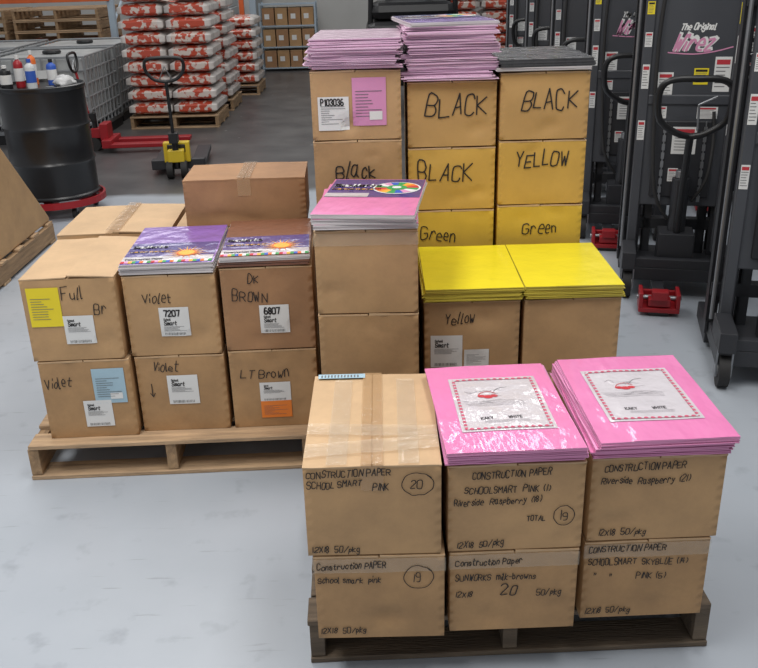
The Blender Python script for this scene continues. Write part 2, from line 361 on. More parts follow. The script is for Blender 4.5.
# ------------------------------------------------------------ paper pack
RAIN=(RED,ORP,SUN,GRN,BLUP,PLAB,WHITE,GRN)
def paper_pack(cx,cy,z,yaw,w,d,t,m,me,label,deco=None,group=None,name='paper_pack',n=5,jj=.0022,wave=0):
    r=root(name,(cx,cy,z),yaw,label,'paper',group)
    mb=MB();E=6;sd=random.uniform(0,99)
    def zw(x,y): return wave*(mnoise.noise(Vector((x*9+sd,y*6,sd)))+.5*mnoise.noise(Vector((x*22,y*16,sd)))) if wave else 0
    for i in range(n):
        z0,z1=t*i/n,t*(i+1)/n-(.0005 if i<n-1 else 0)
        ox=random.uniform(-jj,jj);oy=random.uniform(-jj,jj);sk=random.uniform(-jj,jj)
        ring_=[]
        for (ax,ay,bx,by) in ((-1,-1,1,-1),(1,-1,1,1),(1,1,-1,1),(-1,1,-1,-1)):
            for k in range(E):
                q=k/E;x=(ax+(bx-ax)*q)*w/2;y=(ay+(by-ay)*q)*d/2
                nn=jj*.8*mnoise.noise(Vector((x*14+sd,y*14,i*3.1)))
                ring_.append((x+ox+sk*(y/d)*2+nn*(1 if ax==bx else 0)*ax,y+oy+nn*(1 if ay==by else 0)))
        topw=(i==n-1 and wave)
        P=[(x,y,z0) for x,y in ring_];Q=[(x,y,z1+(zw(x,y) if topw else 0)) for x,y in ring_]
        mb.face(P[::-1],me)
        if topw:
            K=14
            def tp(u,v):
                c0,c1,c2,c3=ring_[0],ring_[E],ring_[2*E],ring_[3*E]
                x=(c0[0]*(1-u)+c1[0]*u)*(1-v)+(c3[0]*(1-u)+c2[0]*u)*v
                y=(c0[1]*(1-u)+c1[1]*u)*(1-v)+(c3[1]*(1-u)+c2[1]*u)*v
                return (x,y,z1+zw(x,y))
            mb.patch(0,1,0,1,tp,m,K)
        else: mb.face(Q,m if i==n-1 else me)
        for a in range(len(P)): b_=(a+1)%len(P);mb.face([P[a],P[b_],Q[b_],Q[a]],me)
    mb.obj('paper_sheets',r)
    if deco:
        f=MB();mp=lambda a,b,o=.0008:(-w/2+a,-d/2+b,t+o+zw(-w/2+a,-d/2+b))
        if wave: mp=(lambda base:(lambda a,b,o=.0008:(base(a,b,o+.0006))))(mp)
        mp2=lambda a,b:mp(a,b,.0018);mp3=lambda a,b:mp(a,b,.0026);mp4=lambda a,b:mp(a,b,.0034)
        if deco=='art':
            a0,a1,b0,b1=w*.15,w*.86,d*.20,d*.82
            f.patch(a0,a1,b0,b1,mp,WHITEG,14)
            e=.012
            for q in ([(a0+e,b0+e),(a1-e,b0+e)],[(a1-e,b0+e),(a1-e,b1-e)],[(a1-e,b1-e),(a0+e,b1-e)],[(a0+e,b1-e),(a0+e,b0+e)]):
                (x0,y0),(x1,y1)=q;L=math.hypot(x1-x0,y1-y0);k=int(L/.008)
                f.line([(x0+(x1-x0)*j/12,y0+(y1-y0)*j/12) for j in range(13)],.006,mp2,ROSE)
                for i in range(k):
                    tt=(i+.5)/k;f.disc(x0+(x1-x0)*tt,y0+(y1-y0)*tt,.0048 if i%2 else .0036,lambda a,b:mp(a,b,.0024),WHITEG if i%2==0 else ROSE,6)
            ax,ay=w*.46,d*.58
            for k,(ox,oy,rr) in enumerate(((-.026,.004,.010),(-.010,.001,.013),(.006,.005,.010))):
                f.disc(ax+ox,ay+oy,rr,mp2,RED,14,ry=rr*.7)
            f.line(smoothpts([(ax-.036,ay+.004),(ax-.026,ay+.022),(ax-.005,ay+.030),(ax+.012,ay+.018)]),.002,mp2,RED)
            f.line(smoothpts([(ax+.004,ay+.022),(ax+.022,ay+.046),(ax+.046,ay+.052)]),.0014,mp2,GREYTX)
            for k in range(9):
                x0=ax+random.uniform(-.07,.05);y0=ay+random.uniform(-.045,.045)
                f.line(smoothpts([(x0,y0),(x0+random.uniform(.008,.02),y0+random.uniform(-.012,.012)),(x0+random.uniform(.022,.04),y0+random.uniform(-.01,.01))]),.0012,mp2,GREYL)
            for k in range(4):
                f.line(smoothpts([(ax-.08+.004*k,ay-.02-.008*k),(ax-.03,ay-.026-.007*k),(ax+.03,ay-.020-.008*k),(ax+.075,ay-.030-.007*k)]),.0012,mp2,GREYL)
            text(f,'KAKY',w*.32,d*.325,.0115,.0022,mp2,INKG,.02,0);text(f,'WHITE',w*.53,d*.325,.0115,.0022,mp2,INKG,.02,0)
            for i in range(3): f.line([(w*(.34+.085*j),d*(.308-.010*i)) for j in range(5)],.0009,mp2,GREYL)
        if deco=='sun':
            b0,b1=0.02*d,d*.52;hh=b1-b0
            f.patch(w*.01,w*.99,b0,b1,mp,PURD,3)
            f.patch(w*.01,w*.99,b0+hh*.10,b0+hh*.30,mp2,WHITEG,2)
            for i in range(24): f.patch(w*(.01+.0408*i),w*(.01+.0408*(i+1)),b0,b0+hh*.10,mp2,RAIN[(i*5)%8],1)
            sx,sy=w*.68,b0+hh*.42
            for i in range(28):
                t0=2*math.pi*(i+.5)/28-.07;t1=t0+.14;tm=(t0+t1)/2;L=.082 if i%2 else .060
                if sy+L*math.sin(tm)<b0+hh*.12: continue
                f.face([mp3(sx+.034*math.cos(t0),sy+.034*math.sin(t0)),mp3(sx+.034*math.cos(t1),sy+.034*math.sin(t1)),mp3(sx+L*math.cos(tm),sy+L*math.sin(tm))],SUN if i%2 else ORP)
            f.disc(sx,sy,.034,mp4,ORP,20);f.disc(sx,sy,.028,lambda a,b:mp(a,b,.0040),SUN,18)
            text(f,'SunWorks',w*.05,b0+hh*.72,.026,.005,mp4,WHITE,.02,.1)
            text(f,'CONSTRUCTION PAPER',w*.05,b0+hh*.50,.012,.0026,mp4,SUN,.02,0)
            text(f,'Construction Paper',w*.05,b0+hh*.14,.013,.0026,mp4,GREYTX,.02,0)
        if deco=='wheel':
            b0,b1=d*.46,d*.985;hh=b1-b0
            f.patch(w*.01,w*.99,b0,b1,mp,PURD,3)
            text(f,'SunWorks',w*.05,b0+hh*.55,.034,.007,mp3,WHITE,.02,.1)
            text(f,'CONSTRUCTION PAPER',w*.05,b0+hh*.38,.014,.003,mp3,SUN,.02,0)
            f.patch(w*.01,w*.46,b0,b0+hh*.20,mp2,WHITEG,2)
            cx_,cy_=w*.72,b0+hh*.50
            f.disc(cx_,cy_,.080,mp2,WHITE,24)
            for i in range(16):
                f.disc(cx_,cy_,.073,mp3,RAIN[i%8],2,2*math.pi*i/16,2*math.pi*(i+1)/16)
            f.disc(cx_,cy_,.034,mp4,GRN,16);f.disc(cx_,cy_,.016,lambda a,b:mp(a,b,.0042),WHITE,12)
        f.obj('printed_label',r)
    return r
# ------------------------------------------------------------ pallet
def pallet(cx,cy,w,d,label,yaw=0,h=.141,m=WOOD,m2=WOOD2,group=None,z=0):
    r=root('wooden_pallet',(cx,cy,z),yaw,label,'pallet',group)
    bt=.018
    nb=7;bw=.095
    def board(x0,x1,y0,y1,z0,z1,mm,nm,ax):
        mb=MB();K=10;sd=random.uniform(0,99);c0=[];c1=[]
        rag=.0035
        for k in range(K+1):
            q=k/K
            if ax=='x':
                x=x0+(x1-x0)*q;e0=rag*mnoise.noise(Vector((x*7+sd,1,0)));e1=rag*mnoise.noise(Vector((x*7+sd,5,0)));zt=.0015*mnoise.noise(Vector((x*5+sd,9,0)))-.0015
                c0.append([(x,y0+abs(e0),z0),(x,y1-abs(e1),z0),(x,y1-abs(e1),z1+zt),(x,y0+abs(e0),z1+zt)])
        for a,b in zip(c0,c0[1:]):
            for j in range(4): mb.face([a[j],b[j],b[(j+1)%4],a[(j+1)%4]],mm)
        mb.face(c0[0],mm);mb.face(c0[-1][::-1],mm)
        o=mb.obj(nm,r)
        bm=bmesh.new();bm.from_mesh(o.data);bmesh.ops.remove_doubles(bm,verts=bm.verts,dist=1e-5);bmesh.ops.recalc_face_normals(bm,faces=bm.faces);bm.to_mesh(o.data);bm.free()
        bv=o.modifiers.new('Bevel','BEVEL');bv.width=.002;bv.segments=1;bv.limit_method='ANGLE'
    for i in range(nb):
        y0=-d/2+(d-bw)*i/(nb-1);jj=random.uniform(-.008,.008)
        board(-w/2+jj,w/2+jj,y0,y0+bw,h-bt,h,m,'deck_board','x')
    for x in(-w/2+.02,0,w/2-.02):
        mb=MB();mb.box(x-.019,x+.019,-d/2+.006,d/2-.006,bt+.0005,h-bt-.0005,m2);mb.obj('stringer',r,bevel=.002)
    for y in(-d/2,-.05,d/2-.1):
        board(-w/2,w/2,y,y+.1,0,bt,m,'bottom_board','x')
    return r
pallet(.315,2.18,1.05,.72,'weathered wooden pallet under six cartons topped with pink paper',yaw=.02,m=WOODG,m2=WOODG)
pallet(-.775,3.285,1.02,1.03,'light wooden pallet under cartons of violet and brown paper',yaw=.03)
pallet(.315,3.14,1.06,1.08,'wooden pallet under tall cartons and yellow paper',yaw=0)
PZ=.141
gA='cartons on the pallet of pink paper';gB='cartons on the pallet of violet and brown paper';gC='cartons on the pallet of yellow and black paper'
rad=math.radians
# ---- group A
s=.0022;t2=.0165
cardboard_box(-.015,1.741,rad(-.6),.320,.47,.252,PZ,group=gA,body=KR2,label='brown carton marked School smart pink 19, on a wooden pallet',
 writing=[('Construction PAPER',.03,.17,t2,s),('School smark  pink',.03,.32,t2,s),('19',.75,.33,.024,s),('12X18  50/pkg',.03,.94,t2,s)],rings=[(.795,.27,.11,.13)],fronttape=True)
cardboard_box(-.025,1.741,rad(-.4),.324,.49,.250,PZ+.252,group=gA,tape=True,cross=True,label='taped brown carton marked School smart pink 20, flaps closed',
 writing=[('CONSTRUCTION PAPER',.03,.13,t2,s),('SCHOOL SMART',.03,.25,t2,s),('PINK',.50,.28,t2,s),('20',.77,.27,.022,s),('12X18  50/pkg',.04,.96,t2,s)],rings=[(.82,.22,.115,.12)])
cardboard_box(.313,1.758,rad(.9),.318,.47,.243,PZ,group=gA,body=KR2,label='brown carton marked Sunworks milk-browns 20, on a wooden pallet',
 writing=[('Construction Paper',.05,.18,t2,s),('SUNWORKS  milk-browns',.05,.36,t2,s),('12X18',.05,.56,t2,s),('20',.40,.56,.034,.003),('50/pkg',.68,.56,t2,s)],fronttape=True)
cardboard_box(.312,1.758,rad(.9),.326,.47,.243,PZ+.243,group=gA,label='brown carton marked Pink and Riverside Raspberry total 19',
 writing=[('CONSTRUCTION PAPER',.18,.17,t2,s),('SCHOOLSMART  PINK (1)',.12,.32,t2,s),('Riverside  Raspberry (18)',.05,.46,t2,s),('TOTAL',.58,.66,.013,s),('19',.82,.66,.022,s),('12X18  50/pkg',.07,.95,t2,s)],rings=[(.85,.61,.075,.11)])
cardboard_box(.647,1.793,rad(1.2),.315,.47,.237,PZ,group=gA,body=KR2,label='brown carton marked skyblue 14 and pink 5, on a wooden pallet',
 writing=[('CONSTRUCTION PAPER',.04,.15,t2,s),('SCHOOLSMART  SKYBLUE (14)',.04,.30,t2,s),('"     "          PINK (5)',.08,.48,t2,s),('12X18  50/pkg',.04,.93,t2,s)],fronttape=True)
cardboard_box(.654,1.793,rad(1.2),.325,.47,.237,PZ+.237,group=gA,label='brown carton marked Riverside Raspberry 21',
 writing=[('CONSTRUCTION PAPER',.10,.17,t2,s),('Riverside  Raspberry (21)',.08,.31,t2,s),('12X18  50/pkg',.09,.93,t2,s)])
zt=PZ+.486+.001
gp='pink paper packs on the cartons'
paper_pack(.305,1.985,zt,rad(1.5),.325,.462,.019,PINK,PINK2,'shrink-wrapped pack of pink construction paper',group=gp,jj=.0035)
paper_pack(.298,1.975,zt+.0195,rad(2.2),.322,.460,.020,PINK,PINK2,'pack of pink construction paper with a red-bordered white label',deco='art',group=gp,jj=.0035,wave=.0018)
zt=PZ+.474+.001
for i in range(3):
    paper_pack(.650+.004*i,2.02-.006*i,zt+.0165*i,rad(1.0+.5*i),.325,.462,.016,PINK,PINK2,'pack of pink paper with a red-bordered white label' if i==2 else 'pack of pink construction paper in a low pile',deco='art' if i==2 else None,group=gp,jj=.0035,wave=.0018 if i==2 else 0)
# ---- group B
b=.0030
cardboard_box(-1.035,2.812,rad(2.1),.320,.472,.306,PZ,group=gB,body=KR2,label='brown carton marked Violet with pale blue label, on a wooden pallet',
 writing=[('Violet',.05,.34,.034,b)],labels=[(.57,.92,.12,.56,'b'),(.43,.74,.52,.86,'ws')])
cardboard_box(-1.045,2.812,rad(2.1),.320,.472,.306,PZ+.306,group=gB,loose=.010,label='brown carton with a yellow shipping label and marker scrawl',
 writing=[('Full',.42,.26,.042,b),('Br',.74,.44,.036,b)],labels=[(.06,.40,.12,.58,'y'),(.40,.72,.46,.80,'ws')])
cardboard_box(-.708,2.846,rad(1.2),.318,.47,.300,PZ,group=gB,body=KR2,label='brown carton marked Violet and a down arrow, on a pallet',
 writing=[('Violet',.20,.20,.032,b),('^',.14,.50,.036,b)],labels=[(.34,.68,.26,.64,'ws')])
cardboard_box(-.712,2.846,rad(1.2),.320,.47,.300,PZ+.300,group=gB,label='brown carton marked Violet with a 7207 label',
 writing=[('Violet',.20,.33,.034,b)],labels=[(.36,.68,.40,.76,'ws','7207')])
cardboard_box(-.380,2.856,rad(2.0),.314,.47,.308,PZ,group=gB,body=KR2,label='brown carton marked LT Brown with white and orange labels',
 writing=[('LT Brown',.12,.36,.036,b)],labels=[(.33,.68,.42,.66,'ws'),(.33,.68,.66,.88,'o')])
cardboard_box(-.380,2.856,rad(2.0),.318,.47,.308,PZ+.308,group=gB,body=KR3,label='brown carton marked DK Brown with a 6807 label',
 writing=[('DK',.30,.20,.030,b),('BROWN',.12,.40,.036,b)],labels=[(.40,.72,.46,.80,'ws','6807')])
for i,(x,w) in enumerate(((-1.03,.44),(-.565,.46))):
    for k in range(2):
        cardboard_box(x,3.345,rad(1.5),w,.44,.305,PZ+.305*k,group=gB,tape=(k==1),loose=.008 if (k==1 and i==0) else 0,label='wide brown carton with closed taped flaps')
cardboard_box(-.505,3.37,rad(1.5),.475,.30,.19,PZ+.612+.002,body=KR3,flap=KR3,group=gB,tape=True,label='low dark-brown carton lying on top of other cartons')
paper_pack(-.72,3.075,PZ+.601,rad(1),.315,.455,.018,PUR,EDGEL,'pack of purple construction paper',group='violet paper packs')
paper_pack(-.722,3.072,PZ+.6195,rad(2),.315,.455,.019,PUR,EDGEL,'pack of purple construction paper with sun label',deco='sun',group='violet paper packs')
paper_pack(-.392,3.085,PZ+.617,rad(2),.310,.455,.017,BRN,BRN,'pack of dark brown construction paper',group='brown paper packs')
paper_pack(-.392,3.082,PZ+.6345,rad(3),.306,.455,.017,BRN,EDGEL,'pack of dark brown construction paper with sun label',deco='sun',group='brown paper packs')
# ---- group C/E
for k in range(3):
    cardboard_box(-.032,2.60 if k==0 else 2.576,rad(-1.4),.320,.47,.272,PZ+.272*k,group=gC,label='plain brown carton in a column of three',body=KR if k==2 else KR2,fronttape=(k==2))
pz=PZ+.816+.001
for i in range(3):
    paper_pack(-.022+.006*i,2.80-.003*i,pz+.0155*i,rad(-2-3.0*i),.315,.46,.015,PINK,EDGEL,'pack of pink paper with colour wheel label' if i==2 else 'pack of pink construction paper',deco='wheel' if i==2 else None,group='pink paper packs on the carton column')
for x,w in((.309,.320),(.640,.322)):
    for k in range(2):
        wr=[('Yellow',.22,.30,.034,b)] if (k==1 and x<.5) else []
        cardboard_box(x,2.704,rad(.3),w,.45,.264,PZ+.264*k,body=KR if k else KR2,group=gC,writing=wr,
          labels=[(.07,.40,.46,.9,'ws'),(.42,.68,.66,.92,'w')] if (k==1 and x<.5) else [],
          label='brown carton marked Yellow under yellow paper' if wr else 'plain brown carton beneath yellow paper')
    for i in range(3):
        paper_pack(x+random.uniform(-.004,.004),2.925-.003*i,PZ+.528+.001+.0155*i,rad(random.uniform(-.5,1.5)),.32,.462,.015,YEL,YELE,'pack of yellow construction paper',group='yellow paper packs',jj=.003,wave=.0014 if i==2 else 0)
# ---- group D
B5=.0048
def col(x,y,yaw,w,h,spec):
    for k in range(5):
        sp=spec.get(k,{})
        cardboard_box(x+sp.get('dx',0),y,rad(yaw),w,.46,h,PZ+h*k,group=gC,body=sp.get('m',KR2),writing=sp.get('w',[]),labels=sp.get('l',[]),label=sp.get('t','plain brown carton inside a tall stack'))
col(-.058,3.185,0,.322,.243,{4:dict(m=KR,l=[(.08,.42,.38,.86,'w','P103036'),(.46,.83,.12,.80,'p')],t='brown carton with P103036 label and pink label'),
  3:dict(m=KR2,w=[('Black',.25,.55,.052,B5)],t='brown carton marked Black in marker')})
col(.283,3.214,-.5,.322,.233,{4:dict(m=KY0,w=[('BLACK',.20,.55,.064,B5)],t='tan carton marked BLACK in marker'),3:dict(m=KY1,w=[('BLACK',.12,.56,.064,B5)],t='tan carton tinted by yellow bounce light, marked BLACK'),
  2:dict(m=KY3,w=[('Green',.14,.50,.046,.004)],t='carton tinted by yellow bounce light, marked Green')})
col(.611,3.20,-.8,.318,.238,{4:dict(m=KY0,w=[('BLACK',.24,.56,.064,B5)],t='tan carton marked BLACK beneath black paper'),3:dict(m=KY1,w=[('YELLOW',.20,.42,.048,B5)],t='tan carton tinted by yellow bounce light, marked YELLOW'),
  2:dict(m=KY3,w=[('Green',.30,.48,.046,.004)],t='carton tinted by yellow bounce light, marked Green'),1:dict(m=KY2)})
z=PZ+1.215+.001
for i in range(7):
    paper_pack(-.055+random.uniform(-.010,.010),3.40+random.uniform(-.014,.01),z+.0145*i,rad(random.uniform(-3,3)),.315,.45,.014,PINKD,PINKDE,'shrink-wrapped pack of pale pink paper',group='pale pink paper packs on the tall stack',jj=.006)
z=PZ+1.165+.001
for i in range(12):
    paper_pack(.275+random.uniform(-.010,.010),3.43+random.uniform(-.014,.01),z+.015*i,rad(random.uniform(-3,3)),.32,.45,.0145,PINKD,PINKDE,'shrink-wrapped pack of pale pink paper',group='pale pink paper packs on the tall stack',jj=.006)
paper_pack(.265,3.43,z+.015*12,rad(7),.31,.45,.014,PUR,EDGEL,'pack of purple paper with colour wheel label on pink pile',deco='wheel',group='pale pink paper packs on the tall stack')
z=PZ+1.19+.001
for i in range(3):
    paper_pack(.607+random.uniform(-.006,.006),3.42,z+.0135*i,rad(random.uniform(-1,2)),.33,.46,.013,BLK,BLK if i else EDGEL,'pack of black construction paper',group='black paper packs')
# ------------------------------------------------------------ floor & walls
def floor():
    mb=MB();W0,W1,D0,D1=-12,9,-4,17
    m=bpy.data.materials.new('painted_concrete_floor');m.use_nodes=True;N=m.node_tree.nodes;L=m.node_tree.links
    b=N['Principled BSDF'];tc=N.new('ShaderNodeTexCoord')
    def noise(sc,det=5):
        n=N.new('ShaderNodeTexNoise');n.inputs['Scale'].default_value=sc;n.inputs['Detail'].default_value=det;L.new(tc.outputs['Object'],n.inputs[0]);return n
    def ramp(src,p0,c0,p1,c1):
        r=N.new('ShaderNodeValToRGB');e=r.color_ramp.elements;e[0].position=p0;e[0].color=c0;e[1].position=p1;e[1].color=c1;L.new(src,r.inputs[0]);return r
    def mul_(a,v):
        n=N.new('ShaderNodeMath');n.operation='MULTIPLY';L.new(a,n.inputs[0])
        if isinstance(v,(int,float)): n.inputs[1].default_value=v
        else: L.new(v,n.inputs[1])
        return n
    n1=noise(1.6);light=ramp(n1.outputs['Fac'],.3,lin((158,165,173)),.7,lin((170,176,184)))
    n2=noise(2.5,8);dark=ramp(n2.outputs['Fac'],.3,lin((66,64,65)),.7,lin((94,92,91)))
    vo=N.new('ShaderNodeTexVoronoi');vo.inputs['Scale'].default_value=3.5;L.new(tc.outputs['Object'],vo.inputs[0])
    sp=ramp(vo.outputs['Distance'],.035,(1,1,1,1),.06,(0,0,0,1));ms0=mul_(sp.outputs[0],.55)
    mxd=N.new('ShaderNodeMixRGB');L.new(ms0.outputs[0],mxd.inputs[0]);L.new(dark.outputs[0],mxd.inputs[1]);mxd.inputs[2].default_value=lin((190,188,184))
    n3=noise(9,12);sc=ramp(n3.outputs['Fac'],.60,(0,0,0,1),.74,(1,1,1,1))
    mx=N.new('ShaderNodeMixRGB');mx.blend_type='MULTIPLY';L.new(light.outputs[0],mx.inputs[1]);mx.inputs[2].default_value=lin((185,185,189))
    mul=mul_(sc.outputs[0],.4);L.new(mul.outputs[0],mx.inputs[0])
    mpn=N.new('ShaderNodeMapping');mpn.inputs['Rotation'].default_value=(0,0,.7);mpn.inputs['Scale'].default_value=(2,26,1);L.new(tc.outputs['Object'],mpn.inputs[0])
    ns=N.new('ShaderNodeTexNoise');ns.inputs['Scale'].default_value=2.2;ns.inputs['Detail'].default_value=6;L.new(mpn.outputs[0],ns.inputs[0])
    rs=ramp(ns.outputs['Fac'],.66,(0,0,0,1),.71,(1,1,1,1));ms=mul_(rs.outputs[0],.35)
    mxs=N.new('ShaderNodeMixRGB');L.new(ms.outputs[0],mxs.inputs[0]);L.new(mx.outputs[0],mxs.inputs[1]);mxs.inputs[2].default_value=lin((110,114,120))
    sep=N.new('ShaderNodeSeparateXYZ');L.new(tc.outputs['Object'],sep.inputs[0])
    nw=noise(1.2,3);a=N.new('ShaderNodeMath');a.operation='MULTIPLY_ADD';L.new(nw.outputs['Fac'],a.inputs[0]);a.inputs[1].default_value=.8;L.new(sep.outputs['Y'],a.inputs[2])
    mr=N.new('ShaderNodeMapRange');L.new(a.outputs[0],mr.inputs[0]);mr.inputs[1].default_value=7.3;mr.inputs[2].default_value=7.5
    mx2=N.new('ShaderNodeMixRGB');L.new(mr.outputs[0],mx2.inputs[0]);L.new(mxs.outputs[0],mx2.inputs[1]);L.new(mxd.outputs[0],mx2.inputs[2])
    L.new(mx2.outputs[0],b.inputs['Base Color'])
    b.inputs['Roughness'].default_value=.36
    bp=N.new('ShaderNodeBump');bp.inputs['Strength'].default_value=.10;bp.inputs['Distance'].default_value=.01
    n5=noise(14);L.new(n5.outputs['Fac'],bp.inputs['Height']);L.new(bp.outputs[0],b.inputs['Normal'])
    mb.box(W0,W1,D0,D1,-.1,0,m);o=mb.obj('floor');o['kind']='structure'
floor()
def struct(name,x0,x1,y0,y1,z0,z1,m,bev=0):
    mb=MB();mb.box(x0,x1,y0,y1,z0,z1,m);o=mb.obj(name,bevel=bev);o['kind']='structure';return o
struct('wall_back',-12,9,16.5,16.7,0,4.5,WALLM)
struct('baseboard_back',-12,9,16.46,16.5,0,.12,WALLG)
struct('wall_right',4.2,4.35,-4,16.5,0,4.5,WALLG)
struct('door_1',-2.55,-1.98,16.40,16.46,0,2.1,PLAS)
struct('trim_1',-1.98,-1.88,16.38,16.46,0,2.2,WALLG);struct('trim_2',-2.65,-2.55,16.38,16.46,0,2.2,WALLG)
# ------------------------------------------------------------ stacker
def stacker_proto(loc,yaw,label):
    r=root('pallet_stacker',loc,yaw,label,'stacker','hand pallet stackers in a row')
    m=MB();m.box(-.27,.27,-.30,.12,.10,.17,CHARD);m.box(-.27,-.20,.10,.44,.03,.11,CHARD);m.box(.20,.27,.10,.44,.03,.11,CHARD)
    m.box(-.27,-.20,-.34,-.10,.17,.26,CHARD);m.box(.20,.27,-.34,-.10,.17,.26,CHARD);m.box(-.27,.27,-.30,-.26,.17,.22,CHARD)
    m.obj('base_frame',r,bevel=.004)
    m=MB()
    for sx in(-1,1):
        for (xx,y0,y1,zt) in((.225,-.03,.08,2.05),(.165,.0,.06,2.0),(.285,.02,.10,2.05)):
            x=sx*xx;m.box(min(x,x-sx*.012),max(x,x-sx*.012),y0,y1,.17 if xx<.28 else .11,zt,CHARD)
            m.box(min(x,x-sx*.045),max(x,x-sx*.045),y0,y0+.01,.17,zt,CHARD);m.box(min(x,x-sx*.045),max(x,x-sx*.045),y1-.01,y1,.17,zt,CHARD)
    for z in(.3,1.5,2.0): m.box(-.28,.28,.0,.06,z,z+.06,CHARD)
    m.obj('mast',r,bevel=.002)
    m=MB();m.box(-.20,.20,-.070,-.035,.45,1.78,CHAR);m.box(-.245,-.195,-.085,-.03,.20,1.9,CHAR);m.box(.195,.245,-.085,-.03,.20,1.9,CHAR);m.box(-.2,.2,-.08,-.035,.98,1.03,CHAR)
    m.box(-.15,.15,-.085,-.05,.50,.90,CHARD)
    cp=m.obj('cover_panel',r,bevel=.006)
    for x in(-.268,.268):
        m=MB();m.cyl((x,-.02,.2),(x,-.02,1.95),.009,STEEL,8);m.obj('guide_rod',r,smooth=True)
    for x in(-.10,.10):
        m=MB()
        for i in range(9):
            z0=.48+.045*i;m.box(x-.008,x+.008,-.098,-.088,z0,z0+.032,STEEL)
        m.box(x-.003,x+.003,-.096,-.090,.48,.9,STEEL);m.obj('lift_chain',r)
    f=MB();mp=lambda a,bb,o=.0015:(a,-.070-o,bb)
    text(f,'The Original',-.07,1.345,.028,.006,mp,WHITE,.08,.3)
    text(f,'Wirez',-.10,1.250,.076,.018,mp,WHITE,.10,.4);text(f,'Wirez',-.103,1.247,.076,.011,lambda a,bb:mp(a,bb,.0022),LOGOP,.06,.4)
    f.line(smoothpts([(-.12,1.236),(.0,1.228),(.10,1.240),(.185,1.262)]),.006,mp,LOGOP)
    f.obj('logo_lettering',cp)
    m=MB();m.cyl((0,-.15,.17),(0,-.15,.62),.045,CHARD,18);m.cyl((0,-.15,.62),(0,-.15,.66),.03,STEEL,14);m.box(-.09,.09,-.24,-.08,.17,.34,CHARD);m.obj('hydraulic_pump',r,bevel=.004)
    for P in ([(.06,-.16,.5),(.12,-.18,.62),(.14,-.12,.8),(.13,-.09,.95)],[(-.05,-.16,.4),(-.13,-.17,.55),(-.16,-.12,.9),(-.17,-.10,1.3),(-.15,-.09,1.6)]):
        m=MB();m.tube(smoothpts(P),.009,RUB,8);m.obj('hydraulic_hose',r,smooth=True)
    m=MB();hz=-.05;m.tube([(0,-.20,.32),(0,-.26,.6),(0,-.36,.92+hz)],.019,BLACKP)
    pts=smoothpts([(0,-.36,.92+hz),(-.07,-.375,.94+hz),(-.15,-.39,1.00+hz),(-.168,-.41,1.10+hz),(-.155,-.43,1.17+hz),(-.10,-.435,1.20+hz),(0,-.435,1.203+hz),(.10,-.435,1.20+hz),(.155,-.43,1.17+hz),(.168,-.41,1.10+hz),(.15,-.39,1.00+hz),(.07,-.375,.94+hz),(0,-.36,.92+hz)])[:-1]
    m.tube(pts,.0165,BLACKP,closed=True);m.tube([(.03,-.37,.95+hz),(.02,-.41,1.08+hz),(.10,-.42,1.12+hz)],.006,STEEL,6);m.obj('tiller_handle',r,smooth=True)
    px,py=-.08,-.50
    m=MB()
    m.box(px-.10,px+.10,py-.07,py+.07,.02,.045,REDP);m.box(px-.10,px-.08,py-.07,py+.07,.045,.12,REDP);m.box(px+.08,px+.10,py-.07,py+.07,.045,.12,REDP)
    m.box(px-.08,px+.08,py+.05,py+.07,.045,.10,REDP);m.box(px-.055,px+.055,py-.06,py+.02,.05,.09,REDP);m.box(px-.04,px+.04,py-.08,py-.02,.09,.135,REDP)
    m.cyl((px-.11,py,.08),(px+.11,py,.08),.012,STEEL,10);m.cyl((px-.05,py-.05,.02),(px+.05,py-.05,.02),.02,RUB,12)
    m.box(px-.03,px+.03,py+.07,-.24,.05,.10,CHARD);m.obj('foot_pedal',r,bevel=.004)
    for x in(-.235,.235):
        m=MB();m.cyl((x-.022,-.28,.075),(x+.022,-.28,.075),.075,RUB,22);w=m.obj('caster_wheel',r,smooth=True)
        m=MB();m.cyl((x-.026,-.28,.075),(x+.026,-.28,.075),.034,STEEL,14);m.box(x-.034,x-.027,-.305,-.255,.05,.17,STEEL);m.box(x+.027,x+.034,-.305,-.255,.05,.17,STEEL);m.obj('caster_fork',w)
    for (x,z,w,h,k,yy) in((-.12,1.08,.075,.12,'w',-.0715),(-.22,1.30,.035,.07,'w',-.0865),(-.22,1.12,.035,.12,'w',-.0865),(.15,1.13,.08,.17,'w',-.0715),(.22,.93,.04,.20,'w',-.0865),(.22,1.42,.04,.10,'y',-.0865),(.22,1.25,.04,.13,'w',-.0865),(-.13,.94,.06,.06,'w',-.0715),(-.22,1.45,.035,.06,'y',-.0865),(.10,.94,.10,.06,'w',-.0715),(0,.80,.12,.14,'w',-.0865),(-.22,.85,.035,.10,'w',-.0865),(.05,1.12,.07,.08,'y',-.0715),(-.04,.62,.05,.07,'w',-.0865),(.22,.68,.035,.10,'w',-.0865)):
        f=MB();f.patch(x-w/2,x+w/2,z-h/2,z+h/2,lambda a,bb:(a,yy,bb),WHITE if k=='w' else YLAB,1)
        m2=lambda a,bb:(a,yy-.0008,bb)
        f.patch(x-w*.4,x+w*.4,z+h*.28,z+h*.42,m2,RED if k=='w' else INK,1)
        for i in range(6): f.line([(x-w*.38,z+h*(.2-.11*i)),(x+w*random.uniform(.1,.38),z+h*(.2-.11*i))],h*.025,m2,GREYTX)
        f.obj('warning_label',r)
    return r
Y0=-.24
st=stacker_proto((1.63,4.68,0),Y0,'dark grey hand pallet stacker with black tiller and red pedal')
copy_tree(st,(1.74,3.58,0),Y0,'dark grey hand pallet stacker with casters beside cartons',skip=('foot_pedal','logo_lettering'))
copy_tree(st,(1.63,5.78,0),Y0+.03)
